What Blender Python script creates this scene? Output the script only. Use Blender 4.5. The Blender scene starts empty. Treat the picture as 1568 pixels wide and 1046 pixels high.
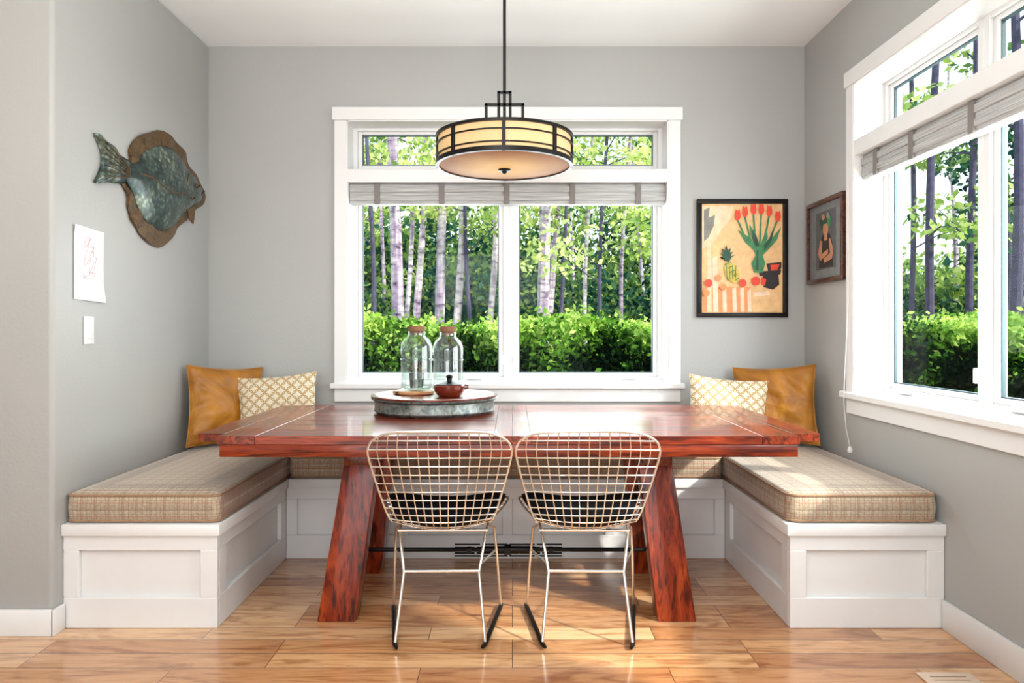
import bpy, bmesh, math, random
import numpy as np
from mathutils import Vector, Matrix
random.seed(4); rng = np.random.default_rng(7)
scene = bpy.context.scene
try:
    scene.view_settings.view_transform = 'Standard'
    scene.view_settings.look = 'None'
except Exception: pass

# ---------------- survey constants (metres) ----------------
H = 1.16; FP = 1100.0
YB = 4.135; XL = -1.746; XR = 1.68; ZC = 2.79; YF = 2.73
def mx(px, Y): return (px-784.5)*Y/FP
def mz(py, Y): return H-(py-505)*Y/FP

# ---------------- materials ----------------
def s2l(c):
    return tuple(((x/255)/12.92 if x/255 <= 0.04045 else (((x/255)+0.055)/1.055)**2.4) for x in c)+(1.0,)
class NT:
    def __init__(s, name):
        s.m = bpy.data.materials.new(name); s.m.use_nodes = True
        s.t = s.m.node_tree; s.n = s.t.nodes
        s.p = s.n['Principled BSDF']; s.out = s.n['Material Output']
        s.tc = s.n.new('ShaderNodeTexCoord')
    def new(s, typ, **k):
        n = s.n.new(typ)
        for a, b in k.items(): setattr(n, a, b)
        return n
    def link(s, a, b): s.t.links.new(a, b)
    def mapping(s, scale=(1,1,1), rot=(0,0,0), loc=(0,0,0)):
        m = s.new('ShaderNodeMapping'); m.inputs['Scale'].default_value = scale
        m.inputs['Rotation'].default_value = rot; m.inputs['Location'].default_value = loc
        s.link(s.tc.outputs['Object'], m.inputs['Vector']); return m.outputs['Vector']
    def noise(s, vec, scale=5, detail=3, rough=0.5, dist=0):
        n = s.new('ShaderNodeTexNoise'); n.inputs['Scale'].default_value = scale
        n.inputs['Detail'].default_value = detail; n.inputs['Roughness'].default_value = rough
        n.inputs['Distortion'].default_value = dist
        s.link(vec, n.inputs['Vector']); return n.outputs['Fac']
    def ramp(s, fac, stops):
        r = s.new('ShaderNodeValToRGB'); e = r.color_ramp.elements
        while len(e) < len(stops): e.new(0.5)
        for i, (p, c) in enumerate(stops): e[i].position = p; e[i].color = c
        s.link(fac, r.inputs['Fac']); return r.outputs['Color']
    def mix(s, fac, a, b, mode='MIX'):
        n = s.new('ShaderNodeMix', data_type='RGBA', blend_type=mode)
        for sock, v in ((n.inputs[0], fac), (n.inputs[6], a), (n.inputs[7], b)):
            if hasattr(v, 'is_linked'): s.link(v, sock)
            else: sock.default_value = v
        return n.outputs[2]
    def math(s, op, a, b=0.0):
        n = s.new('ShaderNodeMath', operation=op)
        for sock, v in ((n.inputs[0], a), (n.inputs[1], b)):
            if hasattr(v, 'is_linked'): s.link(v, sock)
            else: sock.default_value = v
        return n.outputs[0]
    def base(s, c):
        if hasattr(c, 'is_linked'): s.link(c, s.p.inputs['Base Color'])
        else: s.p.inputs['Base Color'].default_value = c
    def bump(s, h, strength=0.2, dist=0.01):
        b = s.new('ShaderNodeBump'); b.inputs['Strength'].default_value = strength
        b.inputs['Distance'].default_value = dist
        s.link(h, b.inputs['Height']); s.link(b.outputs['Normal'], s.p.inputs['Normal'])
    def set(s, **k):
        for a, b in k.items(): s.p.inputs[a.replace('_', ' ')].default_value = b

def simple(name, rgb, rough=0.5, metal=0.0, var=0.06, scale=12, bump=0.0, coat=0.0):
    t = NT(name); c = s2l(rgb); f = t.noise(t.mapping(), scale, 3)
    a = tuple(max(0, x*(1-var)) for x in c[:3])+(1,); b = tuple(min(1, x*(1+var)) for x in c[:3])+(1,)
    t.base(t.ramp(f, [(0.3, a), (0.7, b)])); t.set(Roughness=rough, Metallic=metal)
    if coat: t.set(Coat_Weight=coat, Coat_Roughness=0.08)
    if bump: t.bump(f, bump, 0.01)
    return t.m

def wallmat(name, rgb):
    t = NT(name); v = t.mapping()
    f = t.noise(v, 1.3, 2); c = s2l(rgb)
    t.base(t.ramp(f, [(0.3, tuple(x*0.97 for x in c[:3])+(1,)), (0.7, tuple(min(1, x*1.03) for x in c[:3])+(1,))]))
    t.set(Roughness=0.42); t.bump(t.noise(v, 90, 2), 0.15, 0.004); return t.m
M_wall = wallmat('wall_paint_grey', (166, 166, 163))
M_ceil = wallmat('ceiling_paint', (244, 247, 246))
M_trim = simple('white_trim_paint', (224, 223, 221), 0.35, var=0.01)
M_bench = simple('white_bench_paint', (224, 223, 221), 0.32, var=0.01)
M_black = simple('black_metal', (24, 21, 19), 0.4, 0.6)
M_blackfab = simple('black_leather', (10, 10, 12), 0.7, bump=0.2, scale=60)
M_blackfab.node_tree.nodes['Principled BSDF'].inputs['Specular IOR Level'].default_value = 0.2
M_chrome = simple('wire_nickel', (238, 232, 222), 0.2, 0.88, var=0.02)
M_dark = simple('dark_slot', (20, 20, 20), 0.8)

def floormat():
    t = NT('honey_hardwood_floor'); v = t.mapping()
    def brick(c1, c2, mo, seed):
        br = t.new('ShaderNodeTexBrick'); br.offset = 0.37; br.offset_frequency = 3; br.squash = 1
        br.inputs['Scale'].default_value = 1; br.inputs['Brick Width'].default_value = 0.85
        br.inputs['Row Height'].default_value = 0.112; br.inputs['Mortar Size'].default_value = 0.0014
        br.inputs['Mortar Smooth'].default_value = 0.15; br.inputs['Bias'].default_value = seed
        br.inputs['Color1'].default_value = c1; br.inputs['Color2'].default_value = c2
        br.inputs['Mortar'].default_value = mo; t.link(v, br.inputs['Vector']); return br
    rnd = brick((0, 0, 0, 1), (1, 1, 1, 1), (0.5, 0.5, 0.5, 1), 0.0)
    pl = t.ramp(rnd.outputs['Color'], [(0.0, s2l((222, 174, 124))), (0.3, s2l((198, 144, 96))), (0.5, s2l((230, 188, 142))), (0.7, s2l((172, 116, 72))), (0.85, s2l((206, 154, 106))), (1.0, s2l((186, 130, 84)))])
    cmb = t.new('ShaderNodeVectorMath', operation='MULTIPLY_ADD')
    t.link(rnd.outputs['Color'], cmb.inputs[0]); cmb.inputs[1].default_value = (17, 15, 13); t.link(t.mapping((1.3, 14, 1)), cmb.inputs[2])
    g = t.noise(cmb.outputs[0], 2.0, 7, 0.66, 1.8)
    cm2 = t.new('ShaderNodeVectorMath', operation='MULTIPLY_ADD')
    t.link(rnd.outputs['Color'], cm2.inputs[0]); cm2.inputs[1].default_value = (13, 9, 13); t.link(t.mapping((1.1, 5, 1)), cm2.inputs[2])
    g2 = t.noise(cm2.outputs[0], 1.5, 4, 0.55, 2.6)
    c = t.mix(0.85, pl, t.ramp(g, [(0.32, (0.48, 0.34, 0.25, 1)), (0.45, (0.86, 0.80, 0.74, 1)), (0.60, (1, 1, 1, 1))]), 'MULTIPLY')
    c = t.mix(0.8, c, t.ramp(g2, [(0.34, (0.55, 0.40, 0.30, 1)), (0.50, (1.0, 1.0, 1.0, 1))]), 'MULTIPLY')
    c = t.mix(brick((0,0,0,1), (0,0,0,1), (1,1,1,1), 0.0).outputs['Fac'], c, s2l((92, 56, 36)))
    t.base(c); t.set(Roughness=0.2); t.set(Coat_Weight=0.45, Coat_Roughness=0.08)
    t.bump(rnd.outputs['Fac'], -0.3, 0.002); return t.m
M_floor = floormat()

def woodmat(name, dark, mid, light, axis='x', rough=0.2, coat=0.5, sc=1.0):
    t = NT(name); s = {'x': (1.2, 16, 16), 'y': (16, 1.2, 16), 'z': (12, 12, 1.2)}[axis]
    s = tuple(a*sc for a in s)
    g = t.noise(t.mapping(s), 1.8, 7, 0.65, 1.8)
    g2 = t.noise(t.mapping(tuple(a*0.3 for a in s), loc=(3, 1, 2)), 2, 3, 0.5, 0.8)
    g3 = t.noise(t.mapping(tuple(a*2.4 for a in s), loc=(1, 7, 2)), 2, 3)
    c = t.ramp(g, [(0.34, s2l(dark)), (0.47, s2l(mid)), (0.68, s2l(light))])
    c = t.mix(0.6, c, t.ramp(g2, [(0.32, (0.42, 0.34, 0.32, 1)), (0.6, (1, 1, 1, 1))]), 'MULTIPLY')
    c = t.mix(0.75, c, t.ramp(g3, [(0.39, (0.2, 0.16, 0.16, 1)), (0.47, (1, 1, 1, 1))]), 'MULTIPLY')
    t.base(c); t.set(Roughness=rough, Coat_Weight=coat, Coat_Roughness=0.05); t.p.inputs['Specular IOR Level'].default_value = 0.35; t.bump(g, 0.05, 0.002); return t.m
M_tx = woodmat('cherry_wood_lengthwise', (54, 16, 6), (120, 38, 12), (160, 66, 26), 'x', 0.3, 0.4)
M_ty = woodmat('cherry_wood_crosswise', (54, 16, 6), (116, 38, 12), (152, 62, 24), 'y', 0.3, 0.4)
M_tz = woodmat('cherry_wood_upright', (54, 14, 5), (138, 44, 14), (176, 74, 30), 'z', 0.3, 0.25)
M_board = woodmat('pale_board_wood', (150, 100, 60), (190, 140, 95), (215, 170, 125), 'x', 0.4, 0.1)
M_cork = simple('cork', (128, 88, 62), 0.8, var=0.2, scale=80)

def plaid():
    t = NT('tan_plaid_fabric'); v = t.mapping()
    sep = t.new('ShaderNodeSeparateXYZ'); t.link(v, sep.inputs[0])
    def stripe(o, period, width, off=0.0):
        a = t.math('MULTIPLY', o, 1/period); a = t.math('ADD', a, off); a = t.math('FRACT', a)
        return t.math('LESS_THAN', a, width)
    nz = t.noise(v, 140, 2)
    c = t.ramp(nz, [(0.3, s2l((166, 148, 122))), (0.7, s2l((204, 188, 162)))])
    for o, off in ((sep.outputs[0], 0.1), (sep.outputs[1], 0.3), (sep.outputs[2], 0.2)):
        c = t.mix(t.math('MULTIPLY', stripe(o, 0.018, 0.22, off), 0.36), c, s2l((104, 84, 68)))
        c = t.mix(t.math('MULTIPLY', stripe(o, 0.054, 0.10, off+0.4), 0.5), c, s2l((142, 78, 54)))
        c = t.mix(t.math('MULTIPLY', stripe(o, 0.006, 0.4, off), 0.18), c, s2l((130, 112, 94)))
    t.base(c); t.set(Roughness=0.85, Sheen_Weight=0.3); t.bump(nz, 0.3, 0.003); return t.m
M_plaid = plaid()
M_pipe = simple('fabric_piping', (150, 118, 90), 0.8, var=0.15, scale=80)

def velvet():
    t = NT('mustard_velvet'); v = t.mapping()
    n = t.noise(v, 5, 3, 0.5, 1.0)
    t.base(t.ramp(n, [(0.3, s2l((132, 80, 14))), (0.55, s2l((170, 110, 26))), (0.75, s2l((204, 144, 50)))]))
    t.set(Roughness=0.5, Sheen_Weight=0.5, Sheen_Roughness=0.35, Sheen_Tint=s2l((240, 190, 100))); t.bump(n, 0.7, 0.04); return t.m
M_velvet = velvet()
def lattice():
    t = NT('cream_lattice_fabric'); sep = t.new('ShaderNodeSeparateXYZ'); t.link(t.mapping(), sep.inputs[0])
    cell = 0.056; res = None
    for off in (0.0, 0.5):
        fx = t.math('SUBTRACT', t.math('FRACT', t.math('ADD', t.math('MULTIPLY', sep.outputs[0], 1/cell), off)), 0.5)
        fz = t.math('SUBTRACT', t.math('FRACT', t.math('ADD', t.math('MULTIPLY', sep.outputs[2], 1/cell), off)), 0.5)
        d = t.math('SQRT', t.math('ADD', t.math('MULTIPLY', fx, fx), t.math('MULTIPLY', fz, fz)))
        l = t.math('LESS_THAN', t.math('ABSOLUTE', t.math('SUBTRACT', d, 0.43)), 0.045)
        res = l if res is None else t.math('MAXIMUM', res, l)
    nz = t.noise(t.mapping(), 120, 2)
    c = t.mix(t.math('MULTIPLY', res, 0.9), t.ramp(nz, [(0.3, s2l((200, 188, 162))), (0.7, s2l((224, 215, 194)))]), s2l((166, 128, 66)))
    t.base(c); t.set(Roughness=0.85); t.bump(nz, 0.2, 0.003); return t.m
M_lattice = lattice()

def shademat():
    t = NT('woven_grey_shade'); w = t.noise(t.mapping((3, 3, 220)), 1.5, 2)
    t.base(t.ramp(w, [(0.3, s2l((142, 141, 139))), (0.7, s2l((198, 198, 196)))])); t.set(Roughness=0.9); return t.m
M_shade = shademat()
M_tape = simple('shade_tape', (124, 118, 114), 0.9)

def glassmat(name, tint=(1, 1, 1, 1), fac=0.05, edge=0.5):
    t = NT(name); t.n.remove(t.p)
    tr = t.new('ShaderNodeBsdfTransparent'); tr.inputs['Color'].default_value = tint
    gl = t.new('ShaderNodeBsdfGlossy'); gl.inputs['Roughness'].default_value = 0.02
    lw = t.new('ShaderNodeLayerWeight'); lw.inputs['Blend'].default_value = 0.25
    f = t.math('ADD', t.math('MULTIPLY', lw.outputs['Facing'], edge), fac)
    mx_ = t.new('ShaderNodeMixShader'); t.link(f, mx_.inputs[0]); t.link(tr.outputs[0], mx_.inputs[1]); t.link(gl.outputs[0], mx_.inputs[2])
    t.link(mx_.outputs[0], t.out.inputs['Surface']); return t.m
M_glass = glassmat('window_glass', (0.98, 1, 1, 1), 0.002, 0.012)
M_jar = glassmat('jar_glass', (0.93, 0.98, 0.965, 1), 0.04, 0.45)

def lampglass(name, c1, c2, s, radial=False):
    t = NT(name); n = t.noise(t.mapping(), 6, 3)
    if radial:
        sep = t.new('ShaderNodeSeparateXYZ'); t.link(t.mapping(), sep.inputs[0])
        r = t.math('SQRT', t.math('ADD', t.math('MULTIPLY', sep.outputs[0], sep.outputs[0]), t.math('MULTIPLY', sep.outputs[1], sep.outputs[1])))
        n = t.math('SUBTRACT', t.math('ADD', 0.95, t.math('MULTIPLY', n, 0.3)), t.math('MULTIPLY', r, 3.4))
    col = t.ramp(n, [(0.2, s2l(c1)), (0.8, s2l(c2))])
    t.base(s2l((92, 62, 30)) if radial else s2l((180, 150, 108))); t.link(col, t.p.inputs['Emission Color']); t.set(Emission_Strength=s, Roughness=0.6)
    t.p.inputs['Specular IOR Level'].default_value = 0.12 if radial else 0.3; return t.m
M_lampside = lampglass('cream_art_glass', (222, 176, 122), (242, 208, 154), 0.55)
M_lampbot = lampglass('amber_diffuser_glass', (150, 84, 26), (250, 194, 116), 0.75, True)

def galv():
    t = NT('galvanised_metal'); n = t.noise(t.mapping(), 30, 4, 0.6, 1)
    t.base(t.ramp(n, [(0.35, s2l((82, 88, 86))), (0.65, s2l((146, 150, 144)))])); t.set(Roughness=0.45, Metallic=0.7); return t.m
M_galv = galv()
M_bowl = simple('glazed_terracotta', (100, 36, 20), 0.2, coat=0.6)
M_paper = simple('drawing_paper', (232, 232, 232), 0.8, var=0.01)
M_pencil = simple('faint_crayon', (206, 160, 162), 0.8)
M_plate = simple('switch_plastic', (228, 228, 225), 0.3, var=0.01)

def fishbody():
    t = NT('painted_fish_scales'); v = t.mapping()
    vo = t.new('ShaderNodeTexVoronoi'); vo.inputs['Scale'].default_value = 44; t.link(v, vo.inputs['Vector'])
    n = t.noise(v, 8, 4, 0.6, 0.6)
    c = t.ramp(n, [(0.3, s2l((26, 38, 40))), (0.48, s2l((56, 80, 74))), (0.66, s2l((132, 144, 124)))])
    c = t.mix(0.8, c, t.ramp(vo.outputs['Distance'], [(0.1, (1.5, 1.5, 1.5, 1)), (0.6, (0.25, 0.25, 0.25, 1))]), 'MULTIPLY')
    t.base(c); t.set(Roughness=0.28, Metallic=0.2); t.bump(vo.outputs['Distance'], -0.7, 0.010); return t.m
M_fish = fishbody()
def fishfin():
    t = NT('bronze_fin'); n = t.noise(t.mapping((1, 22, 22)), 2, 4, 0.6, 1.5)
    t.base(t.ramp(n, [(0.3, s2l((30, 26, 20))), (0.55, s2l((104, 74, 34))), (0.75, s2l((58, 70, 54)))])); t.set(Roughness=0.35, Metallic=0.3)
    t.bump(n, 0.6, 0.008); return t.m
M_fin = fishfin()

# ---------------- mesh builder ----------------
class B:
    def __init__(s, name): s.name = name; s.v = []; s.f = []; s.m = []; s.mats = []
    def mi(s, mat):
        if mat not in s.mats: s.mats.append(mat)
        return s.mats.index(mat)
    def add(s, verts, faces, mat, M=None):
        o = len(s.v); k = s.mi(mat)
        for p in verts:
            p = Vector(p)
            if M is not None: p = M @ p
            s.v.append(tuple(p))
        for f in faces: s.f.append(tuple(i+o for i in f)); s.m.append(k)
    def hexa(s, pts, mat, bev=0, seg=2, M=None):
        F = [(0,3,2,1),(4,5,6,7),(0,1,5,4),(1,2,6,5),(2,3,7,6),(3,0,4,7)]
        if bev <= 0: s.add(pts, F, mat, M); return
        bm = bmesh.new(); vs = [bm.verts.new(p) for p in pts]
        for f in F: bm.faces.new([vs[i] for i in f])
        bmesh.ops.bevel(bm, geom=bm.edges[:], offset=bev, segments=seg, affect='EDGES', profile=0.5)
        bm.verts.index_update()
        s.add([v.co.copy() for v in bm.verts], [[v.index for v in f.verts] for f in bm.faces], mat, M); bm.free()
    def box(s, x0, x1, y0, y1, z0, z1, mat, bev=0, seg=2, M=None):
        s.hexa([(x0,y0,z0),(x1,y0,z0),(x1,y1,z0),(x0,y1,z0),(x0,y0,z1),(x1,y0,z1),(x1,y1,z1),(x0,y1,z1)], mat, bev, seg, M)
    def tube(s, pts, r, mat, n=8, closed=False, M=None):
        P = [Vector(p) for p in pts]; N = len(P); vs = []; fs = []
        R = r if isinstance(r, (list, tuple)) else [r]*N
        up = None
        for i in range(N):
            if closed: t = P[(i+1) % N]-P[i-1]
            else: t = P[min(i+1, N-1)]-P[max(i-1, 0)]
            if t.length < 1e-9: t = Vector((0,0,1))
            t.normalize()
            if up is None: up = Vector((0,0,1)) if abs(t.z) < 0.9 else Vector((1,0,0))
            up = up-t*up.dot(t)
            if up.length < 1e-6: up = t.orthogonal()
            up.normalize(); b = t.cross(up)
            for k in range(n):
                a = 2*math.pi*k/n; vs.append(P[i]+(up*math.cos(a)+b*math.sin(a))*R[i])
        for i in range(N if closed else N-1):
            j = (i+1) % N
            for k in range(n): fs.append((i*n+k, i*n+(k+1) % n, j*n+(k+1) % n, j*n+k))
        if not closed: fs.append(tuple(range(n-1, -1, -1))); fs.append(tuple((N-1)*n+k for k in range(n)))
        s.add(vs, fs, mat, M)
    def lathe(s, prof, c, mat, n=48, M=None):
        vs = []; fs = []
        for (r, z) in prof:
            for k in range(n):
                a = 2*math.pi*k/n; vs.append((c[0]+r*math.cos(a), c[1]+r*math.sin(a), c[2]+z))
        for i in range(len(prof)-1):
            for k in range(n): fs.append((i*n+k, i*n+(k+1) % n, (i+1)*n+(k+1) % n, (i+1)*n+k))
        s.add(vs, fs, mat, M)
    def poly(s, pts, mat, ext=None, M=None):
        n = len(pts)
        if ext is None: s.add(pts, [tuple(range(n))], mat, M); return
        e = Vector(ext); q = [tuple(Vector(p)+e) for p in pts]
        s.add(list(pts)+q, [tuple(range(n)), tuple(range(2*n-1, n-1, -1))]+[(i, (i+1) % n, n+(i+1) % n, n+i) for i in range(n)], mat, M)
    def done(s, origin='auto', angle=35, recalc=True):
        me = bpy.data.meshes.new(s.name)
        if origin == 'auto':
            a = np.array(s.v); o = Vector(((a[:,0].min()+a[:,0].max())/2, (a[:,1].min()+a[:,1].max())/2, a[:,2].min()))
        else: o = Vector(origin)
        me.from_pydata([tuple(Vector(p)-o) for p in s.v], [], s.f)
        for m in s.mats: me.materials.append(m)
        me.polygons.foreach_set('material_index', s.m)
        if recalc:
            bm = bmesh.new(); bm.from_mesh(me); bmesh.ops.recalc_face_normals(bm, faces=bm.faces[:]); bm.to_mesh(me); bm.free()
        me.polygons.foreach_set('use_smooth', [True]*len(me.polygons))
        try: me.set_sharp_from_angle(angle=math.radians(angle))
        except Exception: pass
        me.update()
        ob = bpy.data.objects.new(s.name, me); ob.location = o; scene.collection.objects.link(ob); return ob

# ---------------- room shell ----------------
WX0, WX1, WZ0, WZ1 = -0.949, 0.893, 0.852, 2.36       # back window opening
RY0, RY1 = 1.25, 3.50                                  # right window opening (Y)
T = 0.22
b = B('floor'); b.box(-4.0, XR+T, -2.6, YB+T, -0.12, 0, M_floor); b.done((0,0,0))
b = B('ceiling'); b.box(-4.0, XR+T, -2.6, YB+T, ZC, ZC+0.15, M_ceil); b.done((0,0,0))
b = B('wall_back')
b.box(XL-0.1, WX0, YB, YB+T, 0, ZC, M_wall); b.box(WX1, XR+T, YB, YB+T, 0, ZC, M_wall)
b.box(WX0, WX1, YB, YB+T, 0, WZ0, M_wall); b.box(WX0, WX1, YB, YB+T, WZ1, ZC, M_wall); b.done((0,0,0))
b = B('wall_left'); b.box(-4.0, XL, YF, YB+0.01, 0, ZC, M_wall, 0.018, 5); b.done((0,0,0))
b = B('wall_right')
b.box(XR, XR+T, RY1, YB, 0, ZC, M_wall); b.box(XR, XR+T, -2.6, RY0, 0, ZC, M_wall)
b.box(XR, XR+T, RY0, RY1, 0, WZ0, M_wall); b.box(XR, XR+T, RY0, RY1, WZ1, ZC, M_wall); b.done((0,0,0))
b = B('wall_side'); b.box(-4.15, -4.0, -2.6, YF+0.2, 0, ZC, M_wall); b.done((0,0,0))
b = B('wall_rear'); b.box(-4.0, -3.2, -2.75, -2.6, 0, ZC, M_wall); b.box(1.2, XR+T, -2.75, -2.6, 0, ZC, M_wall)
b.box(-3.2, 1.2, -2.75, -2.6, 2.35, ZC, M_wall); b.done((0,0,0))
b = B('baseboard_left'); b.box(-3.99, XL+0.012, YF-0.016, YF-0.0005, 0.0, 0.10, M_trim, 0.004); b.box(XL+0.0005, XL+0.014, YF-0.016, 2.785, 0.0, 0.10, M_trim, 0.004); b.done()
b = B('baseboard_right'); b.box(XR-0.017, XR-0.0005, -2.6, 2.782, 0.0, 0.115, M_trim, 0.004); b.done()

# ---------------- windows ----------------
M_gask = simple('gasket', (60, 84, 90), 0.5)
def win_parts(b, W, u0, u1, splits):
    def bx(ua, ub, da, db, za, zb, mat, bev=0.003):
        p = [W(ua,da,za), W(ub,da,za), W(ub,db,za), W(ua,db,za), W(ua,da,zb), W(ub,da,zb), W(ub,db,zb), W(ua,db,zb)]
        b.hexa(p, mat, bev, 1)
    c = 0.072
    bx(u0-c, u0, -0.022, 0.0, WZ0, WZ1, M_trim); bx(u1, u1+c, -0.022, 0.0, WZ0, WZ1, M_trim)
    bx(u0-c-0.012, u1+c+0.012, -0.028, 0.0, WZ1, WZ1+0.075, M_trim)
    bx(u0, u0+0.006, -0.02, 0.2, WZ0, WZ1, M_trim, 0); bx(u1-0.006, u1, -0.02, 0.2, WZ0, WZ1, M_trim, 0)
    bx(u0, u1, -0.02, 0.2, WZ1-0.006, WZ1, M_trim, 0); bx(u0, u1, -0.0, 0.2, WZ0, WZ0+0.008, M_trim, 0)
    bx(u0-c-0.02, u1+c+0.02, -0.05, 0.0, WZ0-0.03, WZ0+0.004, M_trim, 0.006)
    bx(u0-c, u1+c, -0.02, 0.0, WZ0-0.105, WZ0-0.03, M_trim)
    bx(u0, u1, -0.018, 0.2, 2.006, 2.082, M_trim)
    edges = [u0]+splits+[u1]
    d0, d1 = 0.125, 0.19
    f = 0.055
    for zA, zB, top in ((WZ0, 2.006, False), (2.082, WZ1, True)):
        for i in range(len(edges)-1):
            a, e = edges[i], edges[i+1]
            fl = f if i == 0 else 0.06; fr = f if i == len(edges)-2 else 0.06
            zb = zA+(0.052 if not top else 0.055); zt = zB-(0.052 if not top else 0.04)
            bx(a, a+fl*0.55, d0, d1, zA, zB, M_trim); bx(e-fr*0.55, e, d0, d1, zA, zB, M_trim)
            bx(a+fl*0.55, e-fr*0.55, d0, d1, zA, zA+(zb-zA)*0.55, M_trim); bx(a+fl*0.55, e-fr*0.55, d0, d1, zB-(zB-zt)*0.55, zB, M_trim)
            q = 0.014
            bx(a+fl*0.55, a+fl, d0+q, d1-q, zA+(zb-zA)*0.55, zB-(zB-zt)*0.55, M_trim); bx(e-fr, e-fr*0.55, d0+q, d1-q, zA+(zb-zA)*0.55, zB-(zB-zt)*0.55, M_trim)
            bx(a+fl, e-fr, d0+q, d1-q, zA+(zb-zA)*0.55, zb, M_trim); bx(a+fl, e-fr, d0+q, d1-q, zt, zB-(zB-zt)*0.55, M_trim)
            for r_ in ((a+fl, a+fl+0.006, zb, zt), (e-fr-0.006, e-fr, zb, zt), (a+fl, e-fr, zb, zb+0.006), (a+fl, e-fr, zt-0.006, zt)):
                bx(r_[0], r_[1], d0+0.026, d0+0.04, r_[2], r_[3], M_gask, 0)
            bx(a+fl, e-fr, d0+0.03, d0+0.034, zb, zt, M_glass, 0)
            if not top:
                m = e-0.2
                bx(m-0.05, m+0.04, d0-0.012, d0, WZ0+0.012, WZ0+0.034, M_trim, 0.004)
                bx(m-0.09, m+0.01, d0-0.024, d0-0.012, WZ0+0.024, WZ0+0.036, M_trim, 0.004)
                s_ = e-0.03 if i == 0 else a+0.03
                bx(s_-0.008, s_+0.008, d0-0.02, d0+0.002, WZ0+0.10, WZ0+0.16, M_trim, 0.004)
Wb = lambda u, d, z: (u, YB+d, z)
Wr = lambda u, d, z: (XR+d, u, z)
b = B('window_1'); win_parts(b, Wb, WX0, WX1, [-0.02]); b.done()
b = B('window_2'); win_parts(b, Wr, RY0, RY1, [2.0, 2.75]); b.done()

def shade(name, W, u0, u1, tapes):
    b = B(name)
    for k, (d, za, zb) in enumerate(((0.022, 1.985, 2.004), (0.012, 1.955, 1.988), (0.018, 1.93, 1.958), (0.012, 1.905, 1.934), (0.02, 1.888, 1.908))):
        p = [W(u0,d,za), W(u1,d,za), W(u1,0.085,za), W(u0,0.085,za), W(u0,d,zb), W(u1,d,zb), W(u1,0.085,zb), W(u0,0.085,zb)]
        b.hexa(p, M_shade, 0.005, 2)
    for t in tapes:
        p = [W(t-0.016,0.008,1.884), W(t+0.016,0.008,1.884), W(t+0.016,0.02,1.884), W(t-0.016,0.02,1.884), W(t-0.016,0.008,2.003), W(t+0.016,0.008,2.003), W(t+0.016,0.02,2.003), W(t-0.016,0.02,2.003)]
        b.hexa(p, M_tape, 0.002, 1)
    return b.done()
shade('roman_shade', Wb, WX0+0.008, WX1-0.008, [mx(p, YB) for p in (577, 676, 776, 877, 978)])
shade('roman_shade', Wr, RY0+0.008, RY1-0.008, [1.45, 1.85, 2.25, 2.65, 3.05, 3.35])
b = B('shade_cord')
pts = [(XR-0.03, 3.53, 1.88), (XR-0.03, 3.53, 1.3), (XR-0.055, 3.52, 0.87), (XR-0.056, 3.52, 0.80), (XR-0.045, 3.52, 0.68), (XR-0.035, 3.50, 0.585)]
b.tube(pts, 0.0018, M_trim, 6); b.lathe([(0.0005,-0.016),(0.011,-0.012),(0.013,0),(0.007,0.014),(0.001,0.018)], (XR-0.035, 3.50, 0.575), M_trim, 14); b.done()

# ---------------- banquette ----------------
b = B('built_in_bench')
ZB0, ZB1 = 0.361, 0.406; LX = -1.146; RX = 1.078; FY = 2.79; BY = 3.64; p_ = 0.02
e_ = 0.001
b.box(XL+e_, LX-p_, FY+p_, YB-e_, 0.0, ZB0, M_bench); b.box(RX+p_, XR-e_, FY+p_, YB-e_, 0.0, ZB0, M_bench)
b.box(LX-p_, RX+p_, BY+p_, YB-e_, 0.0, ZB0, M_bench)
bv = 0.0025
def front(x0, x1, y, panels, zb=0.119, zt=0.302):
    b.box(x0, x1, y, y+p_, 0, zb, M_bench, bv, 1); b.box(x0, x1, y, y+p_, zt, ZB0, M_bench, bv, 1)
    xs = [x0]+[q for pr in panels for q in pr]+[x1]
    for i in range(0, len(xs), 2): b.box(xs[i], xs[i+1], y, y+p_, zb, zt, M_bench, bv, 1)
def side(x, sgn, y0, y1, panels, zb=0.119, zt=0.302):
    xa, xb = (x-p_, x) if sgn > 0 else (x, x+p_)
    b.box(xa, xb, y0, y1, 0, zb, M_bench, bv, 1); b.box(xa, xb, y0, y1, zt, ZB0, M_bench, bv, 1)
    ys = [y0]+[q for pr in panels for q in pr]+[y1]
    for i in range(0, len(ys), 2): b.box(xa, xb, ys[i], ys[i+1], zb, zt, M_bench, bv, 1)
front(XL+e_, LX, FY, [(-1.685, -1.213)]); front(RX, XR-e_, FY, [(1.142, 1.612)])
side(LX, 1, FY+p_, BY, [(2.88, 3.56)]); side(RX, -1, FY+p_, BY, [(2.88, 3.56)])
front(LX, RX, BY, [(-1.09, -0.58), (-0.53, -0.05), (0.0, 0.47), (0.52, 1.025)])
o_ = 0.014
b.box(XL+e_, LX+o_, FY-o_, YB-e_, ZB0, ZB1, M_bench, 0.004); b.box(RX-o_, XR-e_, FY-o_, YB-e_, ZB0, ZB1, M_bench, 0.004)
b.box(LX+o_, RX-o_, BY-o_, YB-e_, ZB0, ZB1, M_bench, 0.004)
vx0, vx1 = mx(692, BY), mx(865, BY)
b.box(vx0, vx1, BY-0.006, BY, 0.006, 0.082, M_bench, 0.002)
for r in range(5):
    n_ = 4 if r % 2 == 0 else 5; w = (vx1-vx0-0.02)/n_
    for k in range(n_):
        b.box(vx0+0.01+k*w+0.005, vx0+0.01+(k+1)*w-0.005, BY-0.0068, BY-0.0055, 0.012+r*0.0145, 0.012+r*0.0145+0.0085, M_dark)
b.done()

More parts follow.
